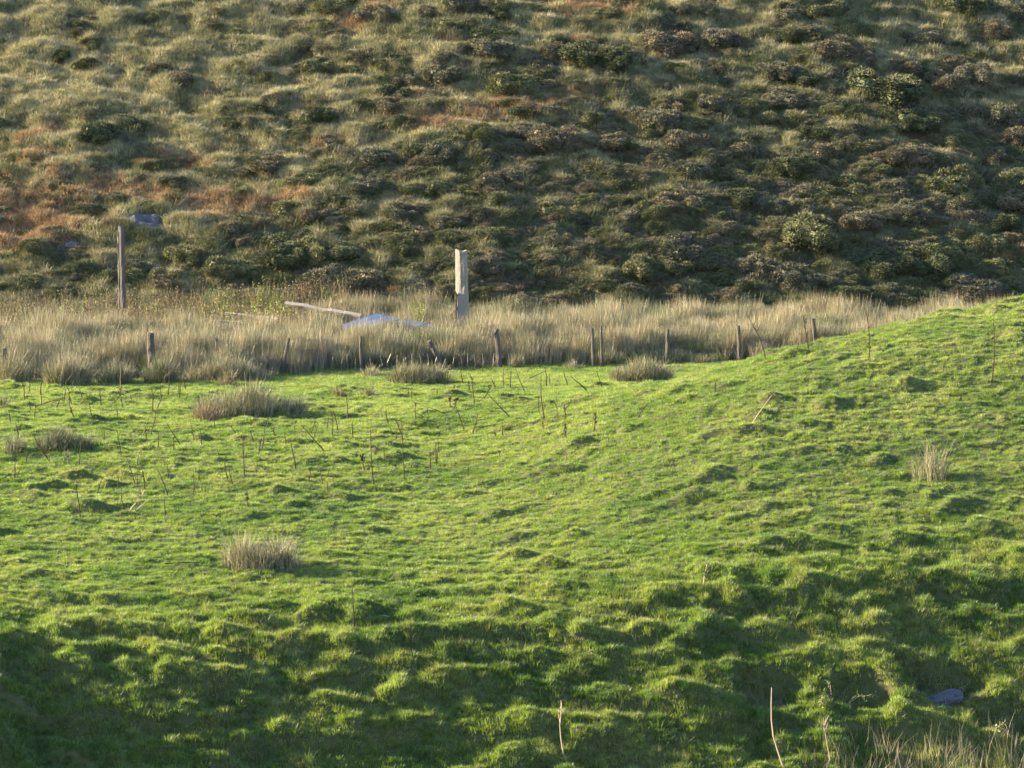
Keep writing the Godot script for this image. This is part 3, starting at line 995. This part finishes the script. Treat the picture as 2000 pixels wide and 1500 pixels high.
func fence(wood: Material, wire_m: Material) -> void:
	var root := thing("wire_fence", spot(700, 715))
	tag(root, "old wire fence with uneven wooden posts along the rushes", "fence")
	var tops := []
	# column of foot, row of foot, column of top, row of top, radius
	var posts := [[8, 742, 9, 680, 0.075], [297, 738, 294, 650, 0.125], [424, 718, 423, 661, 0.05], [551, 730, 564, 660, 0.06], [706, 714, 704, 656, 0.055], [976, 716, 969, 642, 0.085],
		[1159, 708, 1157, 640, 0.055], [1175, 708, 1174, 635, 0.045], [1303, 708, 1304, 643, 0.06], [1445, 709, 1442, 635, 0.065], [1597, 712, 1588, 622, 0.07], [1766, 705, 1759, 629, 0.06], [1776, 705, 1768, 625, 0.09]]
	for k in posts:
		var far: float = lerpf(121.3, 128.0, clampf(k[0] / 1500.0, 0.0, 1.2))
		var a := at_far(k[0], k[1], far)
		a.y = land(a.x, far)
		var b := at_far(k[2], k[3], far)
		var s := Shape.new()
		post_shape(s, b - a, k[4], 8, 1.0, 0.03)
		part("post", s.mesh(wood), root, a - root.position)
		if k[0] != 1175 and k[0] != 1776: tops.append([a - root.position, b - root.position])
	# strands of wire, sagging a little between the posts
	for lv in [0.93, 0.68, 0.42]:
		var s := Shape.new()
		for i in tops.size() - 1:
			var p0: Vector3 = tops[i][0] + Vector3.UP * (1.25 * lv) + (tops[i][1] - tops[i][0]) * Vector3(lv, 0, lv)
			var p1: Vector3 = tops[i + 1][0] + Vector3.UP * (1.25 * lv) + (tops[i + 1][1] - tops[i + 1][0]) * Vector3(lv, 0, lv)
			var path := []
			var rad := []
			for j in 7:
				var t := j / 6.0
				path.append(p0.lerp(p1, t) - Vector3(0, 0.05 * sin(t * PI), 0))
				rad.append(0.004)
			s.tube(path, rad, 3, false)
		part("wire", s.mesh(wire_m), root)
	# upright droppers of old sheep netting
	for i in 30:
		var px := 540.0 + i * 15.6 + rng.randf_range(-3, 3)
		if absf(px - 705.0) < 6.0 or (px > 860.0 and px < 880.0): continue
		var far := lerpf(121.3, 128.0, px / 1500.0) - 0.06
		var a := at_far(px, 700, far)
		a.y = land(a.x, far)
		var s := Shape.new()
		var h := rng.randf_range(0.45, 0.62)
		s.tube([Vector3(0, -0.05, 0), Vector3(rng.randfn() * 0.02, h * 0.5, 0), Vector3(rng.randfn() * 0.04, h, 0)], [0.008, 0.008, 0.006], 4)
		part("netting_upright", s.mesh(wire_m), root, a - root.position)
	# odd stakes of their own
	for k in [[991, 716, 990, 652, 128.0, 0.045, "thin dark stake behind the thick fence post"], [790, 718, 789, 700, 123.6, 0.04, "short white stake beside the rush clump"]]:
		var a := at_far(k[0], k[1], k[4])
		a.y = land(a.x, k[4])
		var s := Shape.new()
		post_shape(s, at_far(k[2], k[3], k[4]) - a, k[5], 6)
		tag(solo("stake", s.mesh(wood), a), k[6], "stake")
	var q0 := at_far(868, 700, 125.2)
	q0.y = land(q0.x, 125.2) - 0.05
	var q1 := at_far(838, 666, 125.0)
	var s := Shape.new()
	post_shape(s, q1 - q0, 0.075, 7)
	tag(solo("broken_post", s.mesh(wood), q0), "broken fence post slanting to the left above the rush clump", "post")

func board_post(h: float, w0: float, w1: float, d: float, ragged: float, lean: float) -> Shape:
	# a sawn upright with a worn outline, slightly twisted, its top broken
	var s := Shape.new()
	var cols := 7
	var rows := 16
	var ring_n := cols * 2
	var rings := []
	var prof := []
	for k in ring_n:
		prof.append(rng.randf_range(-0.02, 0.02))
	for j in rows:
		var t := j / float(rows - 1)
		var w := lerpf(w0, w1, t)
		var ring := []
		for k in ring_n:
			var front := k < cols
			var u := (k if front else ring_n - 1 - k) / float(cols - 1) - 0.5
			var y := t * h
			if j == rows - 1: y += rng.randf_range(-ragged, ragged) - 0.25 * ragged * u
			var x := u * w + rng.randfn() * 0.006 + lean * t
			var z: float = (d * 0.5 if front else -d * 0.5) * (1.0 - 0.25 * pow(absf(u) * 2.0, 3.0)) + prof[k] * 0.5 + rng.randfn() * 0.003
			ring.append(s.p(Vector3(x, y - (0.4 if j == 0 else 0.0), z)))
		rings.append(ring)
	for j in rows - 1:
		for k in ring_n:
			var n := (k + 1) % ring_n
			s.quad(rings[j][k], rings[j][n], rings[j + 1][n], rings[j + 1][k])
	for k in cols - 1:
		s.quad(rings[rows - 1][k], rings[rows - 1][k + 1], rings[rows - 1][ring_n - 2 - k], rings[rows - 1][ring_n - 1 - k])
	return s

func tall_posts(wood: Material, pale: Material) -> void:
	# the wide bleached upright in the rushes
	var far := 134.0
	var a := at_far(905, 660, far)
	a.y = land(a.x, far)
	var top := at_far(900, 489, far)
	var o := thing("gatepost", a)
	tag(o, "tall wide bleached wooden upright standing in the rushes beside the blue sheet", "post")
	var h := top.y - a.y
	var b := part("timber", board_post(h, 0.50, 0.40, 0.24, 0.05, -0.09).mesh(pale), o)
	b.rotation.y = -0.40
	var sl := part("split_slat", board_post(h * 0.55, 0.10, 0.07, 0.07, 0.10, 0.0).mesh(wood), o, Vector3(-0.27, 0, 0.05))
	sl.rotation.y = -0.3
	# the thin cracked upright at the left
	far = 139.2
	a = at_far(240, 600, far)
	a.y = land(a.x, far)
	top = at_far(237, 442, far)
	o = thing("gatepost", a)
	tag(o, "tall thin cracked wooden post against the hillside at left", "post")
	h = top.y - a.y
	b = part("timber", board_post(h, 0.22, 0.18, 0.16, 0.07, -0.05).mesh(wood), o)
	b.rotation.y = -0.6
	sl = part("bark_strip", board_post(h * 0.92, 0.07, 0.05, 0.05, 0.10, -0.03).mesh(pale), o, Vector3(-0.13, 0.05, -0.02))
	sl.rotation.y = -0.6

func iron_and_timber(iron: Material, logs: Material, mar: Sheet) -> void:
	# sheets of the fallen roof
	var far := 134.6
	var r := thing("iron_roof", Vector3(at_far(735, 640, far).x, land(at_far(735, 640, far).x, far), -far))
	tag(r, "blue corrugated iron sheets of a collapsed roof lying in the rushes", "roof sheet")
	for k in [[Vector3(-0.7, 0.40, 1.3), Vector3(0.02, 1.10, -0.5), Vector3(-1.75, 0.62, -0.1)], [Vector3(0.45, 0.36, 1.45), Vector3(1.35, 0.94, -0.55), Vector3(-0.62, 0.52, 1.25)], [Vector3(1.6, 0.30, 1.2), Vector3(2.2, 0.80, -0.5), Vector3(0.5, 0.42, 1.35)]]:
		pass
	var corners := [
		[Vector3(-1.70, 0.62, 0.7), Vector3(-0.55, 0.56, 1.5), Vector3(0.95, 0.98, 0.0), Vector3(0.0, 1.12, -0.6)],
		[Vector3(-0.50, 0.50, 1.55), Vector3(0.9, 0.48, 1.75), Vector3(1.95, 0.84, 0.1), Vector3(0.98, 0.94, 0.02)],
		[Vector3(0.95, 0.42, 1.75), Vector3(1.9, 0.38, 1.8), Vector3(2.75, 0.68, 0.3), Vector3(1.98, 0.80, 0.12)],
	]
	for c in corners:
		var s := Shape.new()
		var cols := 49
		var rows := 5
		for side in 2:
			for j in rows:
				for i in cols:
					var u := i / float(cols - 1)
					var v := j / float(rows - 1)
					var q: Vector3 = c[0].lerp(c[1], u).lerp(c[3].lerp(c[2], u), v)
					q.y += 0.026 * cos(u * TAU * 9.0) + 0.03 * sin(v * PI) - side * 0.004
					s.p(q)
		for side in 2:
			var o := side * rows * cols
			for j in rows - 1:
				for i in cols - 1:
					s.quad(o + j * cols + i, o + j * cols + i + 1, o + (j + 1) * cols + i + 1, o + (j + 1) * cols + i)
		part("iron_sheet", s.mesh(iron), r)
	# fallen timbers: left end column, row, far, right end column, row, far, radius
	for k in [[558, 593, 137.2, 706, 617, 135.8, 0.085, "long pale fallen beam sloping down to the blue iron sheets"], [440, 612, 136.4, 545, 625, 135.6, 0.07, "grey fallen timber in the weeds left of the long beam"], [388, 626, 135.6, 486, 630, 135.0, 0.065, "low grey fallen timber nearest the rushes, left of the others"]]:
		var a := at_far(k[0], k[1], k[2])
		var b := at_far(k[3], k[4], k[5])
		var s := Shape.new()
		var path := []
		var rad := []
		for i in 9:
			var t := i / 8.0
			path.append((b - a) * t + Vector3(0, rng.randfn() * 0.012, 0))
			rad.append(k[6] * rng.randf_range(0.85, 1.1))
		s.tube(path, rad, 7)
		tag(solo("fallen_timber", s.mesh(logs), a), k[7], "timber", "fallen timbers")
	# trestle stubs that carry the timbers stay hidden in the weeds; a willow sapling stands by the sheet
	var q := at_far(822, 640, 137.0)
	q.y = land(q.x, 137.0)
	sapling(q, 1.85, 70, "yellow green leafy sapling between the blue sheet and the bleached post")
	for k in [[455, 605, 137.6, 1.5, 30], [500, 603, 137.8, 1.6, 40], [548, 606, 138.0, 1.55, 40], [110, 612, 138.6, 1.5, 26], [165, 610, 138.6, 1.5, 30], [880, 640, 137.5, 1.5, 16]]:
		var w := at_far(k[0], 640, k[2])
		w.y = land(w.x, k[2])
		var words := {455: "leafy yellow green weed in front of the fallen beam, left of three", 500: "leafy yellow green weed left of the fallen beam, middle of three", 548: "leafy yellow green weed at the raised end of the fallen beam", 110: "yellow green weed among brown stems left of the thin post", 165: "yellow green weed nearest the thin tall post on its left", 880: "sparse leafy shoot close to the bleached upright"}
		sapling(w, k[3], k[4], words[k[0]], "leafy_weed", "weed")

func sapling(at: Vector3, h: float, leaves: int, label: String, called := "sapling", cat := "sapling") -> void:
	var o := thing(called, at)
	tag(o, label, cat)
	var stem := leafy("brown twig", Color(0.05, 0.05, 0.03), 0.8, 0.2)
	var leaf := leafy("yellow green leaf", Color(0.9, 0.95, 0.3), 0.5, 0.35)
	for i in 4:
		var an := rng.randf() * TAU
		var d := Vector3(cos(an) * 0.22, 1.0, sin(an) * 0.22) * h * rng.randf_range(0.65, 1.0)
		var s := Shape.new()
		s.tint = Color(0.14, 0.10, 0.06)
		s.tube([Vector3(0, -0.05, 0), d * 0.5 + Vector3(rng.randfn(), 0, rng.randfn()) * 0.03, d], [0.012, 0.009, 0.005], 4)
		part("twig", s.mesh(stem), o)
		var l := Shape.new()
		for k in leaves / 2:
			l.tint = Color(0.17, 0.22, 0.055) * rng.randf_range(0.7, 1.3)
			var q := d * rng.randf_range(0.35, 1.02) + Vector3(rng.randfn(), rng.randfn() * 0.5, rng.randfn()) * 0.06
			var e := Vector3(rng.randfn(), rng.randfn() * 0.6, rng.randfn()).normalized() * rng.randf_range(0.07, 0.12)
			var w := e.cross(Vector3(rng.randfn(), rng.randfn(), rng.randfn())).normalized() * 0.032
			var a := l.p(q)
			var b := l.p(q + e * 0.5 + w)
			var c := l.p(q + e)
			var g := l.p(q + e * 0.5 - w)
			l.quad(a, b, c, g)
		part("leaves", l.mesh(leaf), o)

func rock_mesh(size: Vector3, m: Material, layers: float) -> ArrayMesh:
	var sp := SphereMesh.new()
	sp.radial_segments = 22
	sp.rings = 12
	sp.radius = 1.0
	sp.height = 2.0
	var arr := sp.get_mesh_arrays()
	var v: PackedVector3Array = arr[Mesh.ARRAY_VERTEX]
	var nn := noise(rng.randi() % 1000, 1.1, 4)
	var cell := noise(rng.randi() % 1000, 0.9, 1, FastNoiseLite.TYPE_CELLULAR)
	for i in v.size():
		var q := v[i]
		var k := 1.0 + nn.get_noise_3dv(q) * 0.32 + cell.get_noise_3dv(q) * 0.30 + rng.randfn() * 0.02
		q = Vector3(signf(q.x) * pow(absf(q.x), 0.75), signf(q.y) * pow(absf(q.y), 0.6), signf(q.z) * pow(absf(q.z), 0.75)) * k
		q.y += 0.10 * sin(q.y * layers + q.x * 1.5)
		v[i] = q * size
	var s := Shape.new()
	for q in v:
		s.p(q)
	s.ix = arr[Mesh.ARRAY_INDEX]
	return s.mesh(m)

func rocks(m: Material, past: Sheet, hil: Sheet) -> void:
	for k in [[286, 448, Vector3(0.95, 0.32, 0.95), "blue grey flat rock slab behind the thin tall post", 2], [262, 452, Vector3(0.42, 0.2, 0.4), "smaller grey rock joined to the slab's left side", 2], [140, 488, Vector3(0.36, 0.22, 0.36), "small rubbly grey rock left of the thin tall post", 2], [118, 492, Vector3(0.22, 0.16, 0.25), "tiny grey stone beside the rubbly rock", 2],
			[1846, 1360, Vector3(0.55, 0.20, 0.40), "layered grey rock slab in the shadow low at right", 0], [1812, 1370, Vector3(0.28, 0.10, 0.3), "thin flat stone under the layered slab's left end", 0]]:
		var q := spot(k[0], k[1])
		q.y = past.at(q.x, -q.z) + k[2].y * 0.4 if k[4] == 0 else q.y + 0.06
		var o := solo("rock", rock_mesh(k[2], m, 9.0), q, rng.randf_range(-0.2, 0.2))
		o.rotation.z = 0.22 if k[4] == 0 else -0.1
		o.rotation.x = 0.3 if k[4] == 0 else 0.5
		tag(o, k[3], "rock", "grey rocks")

func stalks(m: Material, past: Sheet) -> void:
	var dark := Color(0.036, 0.029, 0.022)
	var tan_ := Color(0.095, 0.078, 0.055)
	var pale := Color(0.24, 0.20, 0.14)
	# foot column, foot row, top column, top row, kind, tone
	var list := [[49, 789, 47, 748, 1, 0], [82, 795, 80, 757, 0, 0], [125, 790, 128, 760, 0, 0], [141, 815, 135, 776, 1, 0], [162, 787, 155, 755, 0, 0], [183, 830, 174, 785, 0, 0], [198, 797, 195, 755, 0, 0], [235, 770, 237, 705, 0, 1], [240, 800, 233, 752, 2, 0],
		[256, 785, 254, 769, 0, 0], [297, 808, 296, 755, 1, 0], [305, 803, 318, 770, 1, 0], [328, 777, 330, 708, 1, 0], [352, 780, 350, 742, 0, 0], [363, 765, 357, 735, 0, 0], [315, 780, 313, 752, 0, 0], [92, 792, 127, 777, 0, 0], [155, 790, 178, 769, 0, 0], [60, 798, 126, 776, 0, 0], [218, 790, 235, 770, 2, 0], [50, 774, 76, 764, 0, 0],
		[100, 902, 66, 850, 0, 0], [50, 905, 52, 870, 0, 0], [126, 908, 127, 880, 0, 1], [131, 905, 133, 877, 0, 1], [153, 912, 157, 850, 0, 0], [237, 895, 228, 840, 1, 0], [288, 877, 282, 830, 0, 0], [290, 880, 327, 838, 0, 1], [355, 873, 326, 827, 0, 0], [310, 882, 310, 845, 0, 0], [394, 873, 391, 840, 0, 0], [265, 945, 247, 893, 0, 0],
		[27, 937, 29, 902, 0, 0], [2, 942, 23, 925, 1, 0], [158, 1010, 148, 945, 0, 0], [243, 1000, 237, 955, 0, 0], [329, 973, 306, 915, 0, 0], [323, 1010, 320, 960, 0, 0], [378, 963, 378, 920, 0, 0], [387, 940, 389, 915, 0, 0], [395, 965, 393, 943, 0, 1], [283, 955, 277, 905, 0, 0], [250, 1003, 283, 957, 1, 2], [265, 997, 293, 972, 0, 2], [300, 980, 306, 966, 0, 1],
		[730, 951, 724, 838, 0, 0], [750, 910, 749, 872, 0, 0], [759, 834, 754, 800, 0, 0], [790, 940, 783, 820, 1, 0], [786, 865, 772, 820, 2, 0], [773, 862, 773, 844, 0, 0], [852, 908, 851, 864, 0, 0], [907, 845, 890, 790, 0, 0], [838, 823, 810, 805, 0, 0], [882, 815, 836, 795, 0, 0], [835, 812, 834, 795, 0, 0], [880, 800, 879, 775, 3, 0], [870, 830, 870, 815, 0, 0], [884, 802, 893, 778, 3, 0],
		[998, 816, 954, 770, 0, 0], [1064, 825, 1057, 733, 0, 0], [1027, 768, 1007, 720, 0, 0], [1028, 742, 1065, 725, 0, 0], [1067, 755, 1065, 722, 1, 0], [1075, 752, 1073, 730, 0, 0], [984, 760, 984, 720, 0, 0], [997, 762, 998, 725, 0, 0], [926, 797, 920, 735, 1, 0], [905, 753, 897, 705, 1, 0], [917, 765, 915, 745, 0, 0], [1054, 807, 1052, 772, 0, 0], [976, 895, 976, 880, 0, 0],
		[805, 782, 804, 755, 0, 0], [855, 780, 853, 760, 0, 0], [795, 780, 798, 757, 0, 0], [785, 775, 800, 758, 0, 0], [445, 945, 440, 890, 0, 0], [478, 935, 474, 850, 1, 0], [455, 950, 447, 900, 0, 0], [512, 880, 517, 830, 0, 0], [560, 870, 556, 845, 0, 0], [612, 860, 622, 830, 0, 0], [660, 845, 650, 800, 0, 0], [465, 852, 448, 830, 1, 0], [548, 868, 520, 862, 2, 0],
		[579, 920, 567, 860, 0, 0], [639, 887, 588, 830, 0, 0], [648, 860, 646, 800, 1, 0], [495, 865, 490, 845, 0, 0], [540, 858, 530, 835, 1, 0], [395, 810, 388, 770, 1, 0], [640, 965, 640, 940, 0, 0], [606, 850, 616, 822, 0, 0], [520, 835, 525, 812, 0, 0], [1158, 850, 1163, 806, 3, 0], [1100, 868, 1104, 828, 3, 1], [1245, 815, 1266, 786, 1, 0], [1462, 838, 1508, 772, 0, 2],
		[1497, 706, 1457, 612, 1, 0], [1697, 706, 1690, 602, 1, 0], [1937, 748, 1940, 628, 1, 0], [1832, 696, 1876, 660, 1, 1], [1580, 690, 1568, 616, 1, 0], [1553, 690, 1562, 665, 0, 0], [713, 922, 708, 886, 3, 0], [692, 1228, 688, 1148, 0, 0], [1374, 1162, 1383, 1098, 3, 2], [1420, 1122, 1386, 1106, 0, 0], [483, 1000, 482, 964, 3, 1],
		[1532, 1506, 1507, 1343, 0, 2], [1622, 1506, 1608, 1402, 3, 2], [1102, 1500, 1096, 1372, 1, 2], [1150, 770, 1115, 735, 0, 0], [1178, 762, 1165, 725, 0, 0], [1130, 790, 1135, 770, 0, 1], [1395, 765, 1400, 740, 0, 0], [430, 905, 425, 880, 0, 0], [690, 860, 688, 822, 0, 0], [940, 780, 960, 752, 2, 0], [1205, 748, 1210, 715, 0, 0], [570, 800, 566, 770, 0, 0], [205, 865, 204, 842, 0, 0], [20, 830, 16, 800, 0, 0], [420, 840, 414, 800, 0, 0]]
	for i in 70:
		var px := rng.randf_range(5, 700) if i % 3 else rng.randf_range(700, 1150)
		var py := rng.randf_range(752, 960)
		if px > 365.0 and px < 610.0 and py > 755.0 and py < 835.0: continue
		var tall := rng.randf_range(14, 46)
		list.append([px, py, px + rng.randfn() * 6.0, py - tall, [0, 0, 0, 1, 2][rng.randi() % 5], [0, 0, 1][rng.randi() % 3]])
	for k in list:
		var q := spot(k[0], k[1])
		var top := at_far(k[2], k[3], -q.z + rng.randf_range(-0.15, 0.15))
		q.y = past.at(q.x, -q.z)
		var d := top - q
		if d.y < 0.06: d.y = 0.06
		var c: Color = [dark, tan_, pale][k[5]]
		var thick := (0.0155 + 0.007 * rng.randf()) * (1.15 if k[5] == 2 else 1.0)
		var o := solo("dry_stalk", stalk_mesh(m, d, k[4], thick, c * rng.randf_range(0.8, 1.2)), q)
		o.set_meta("category", "stalk")
		o.set_meta("group", "dry stalks standing in the pasture")
		var lean := absf(float(k[2] - k[0])) / maxf(float(k[1] - k[3]), 1.0)
		var look := "%s %s" % [["dark", "tan", "pale"][k[5]], "snapped" if k[4] == 2 else "seedy" if k[4] == 3 else "leaning" if lean > 0.5 else "twiggy" if k[4] == 1 else "tall upright" if k[1] - k[3] > 60 else "upright"]
		var row := "near the fence" if k[1] < 770 else "on the far flat" if k[1] < 835 else "mid pasture" if k[1] < 900 else "on the near pasture" if k[1] < 1020 else "on the lower bank"
		unique("%s dry stalk %s, %s" % [look, row, across_word(k[0])], k[0], o)
	# a stick lying on the turf
	for k in [[322, 1113, 392, 1110, "straight dark stick lying left of the hollow rush clump", dark], [745, 1210, 760, 1213, "pale twig lying on the bank below the pasture", pale]]:
		var a := spot(k[0], k[1])
		var b := spot(k[2], k[3])
		a.y = past.at(a.x, -a.z) + 0.09
		b.y = past.at(b.x, -b.z) + 0.09
		var s := Shape.new()
		s.tint = k[5]
		s.tube([Vector3.ZERO, (b - a) * 0.5 + Vector3(0, 0.01, 0), b - a], [0.014, 0.016, 0.01], 5)
		tag(solo("stick", s.mesh(m), a), k[4], "stick")

func shoots(m: Material, leaf_m: Material, straw_m: Material, past: Sheet) -> void:
	# arching bramble shoots on the broken ground at the lower right: foot column, row, reach m, rise m, label
	for k in [[1625, 1372, -0.3, 0.55, "bare bramble shoot over the dark scrape, left of three"], [1650, 1362, 0.75, 0.30, "long arching bramble shoot with a leafy end over the dark scrape"], [1600, 1405, 0.25, 0.30, "low tangle of bramble stems beneath the arching shoot"],
			[1872, 1325, 0.12, 0.28, "small leafy bramble shoot above the layered rock"], [1935, 1400, 0.55, 0.35, "bramble shoot arching toward the right edge"], [1975, 1470, -0.35, 0.45, "thin bare bramble stem at the lower right corner"], [1815, 1300, 0.1, 0.22, "stubby leafy shoot left of the leafy bramble above the rock"]]:
		var q := spot(k[0], k[1])
		q.y = past.at(q.x, -q.z)
		var o := thing("bramble_shoot", q)
		tag(o, k[4], "bramble", "bramble shoots")
		for i in 3:
			var s := Shape.new()
			s.tint = Color(0.22, 0.17, 0.12) * rng.randf_range(0.8, 1.5)
			var path := []
			var rad := []
			var sx: float = k[2] * rng.randf_range(0.5, 1.15) + rng.randfn() * 0.08
			var sy: float = k[3] * rng.randf_range(0.6, 1.2)
			for j in 9:
				var t := j / 8.0
				path.append(Vector3(sx * t, sy * sin(t * 2.3) + rng.randfn() * 0.012 - (0.05 if j == 0 else 0.0), 0.15 * t * (i - 1) + rng.randfn() * 0.012))
				rad.append(lerpf(0.011, 0.005, t))
			s.tube(path, rad, 4)
			part("stem", s.mesh(m), o)
			var l := Shape.new()
			for j in 26:
				var p0: Vector3 = path[rng.randi_range(5, 8)] + Vector3(rng.randfn(), rng.randfn(), rng.randfn()) * 0.05
				l.tint = Color(0.13, 0.16, 0.05) * rng.randf_range(0.7, 1.4)
				var e := Vector3(rng.randfn(), rng.randfn(), rng.randfn()).normalized() * 0.055
				var w := e.cross(Vector3(rng.randfn(), rng.randfn(), rng.randfn())).normalized() * 0.018
				l.quad(l.p(p0), l.p(p0 + e * 0.5 + w), l.p(p0 + e), l.p(p0 + e * 0.5 - w))
			part("leaves", l.mesh(leaf_m), o)
	# tall dry grass at the near lower right corner
	var s := Shape.new()
	var mid := spot(1800, 1500)
	for i in 1800:
		var px := rng.randf_range(1560, 2060)
		var q := spot(px, rng.randf_range(1480, 1500))
		q.z += rng.randf_range(0.0, 2.2)
		q.y = past.at(q.x, -q.z)
		var fill := smoothstep(1560, 1800, px)
		if rng.randf() > 0.25 + fill: continue
		s.tint = Color(0.28, 0.245, 0.15) * rng.randf_range(0.7, 1.2)
		var an := rng.randf() * TAU
		var h := rng.randf_range(0.45, 0.85) if rng.randf() > 0.12 else rng.randf_range(0.9, 1.35)
		s.blade(q - mid - Vector3(0, 0.05, 0), Vector3(cos(an), 0, sin(an)), h, 0.006, h * rng.randf_range(0.05, 0.6), rng.randf() * TAU, 3, 0.3)
	tag(solo("tall_dry_grass", s.mesh(straw_m), mid), "tall straw coloured grass rising into the lower right corner", "grass", "", "stuff")
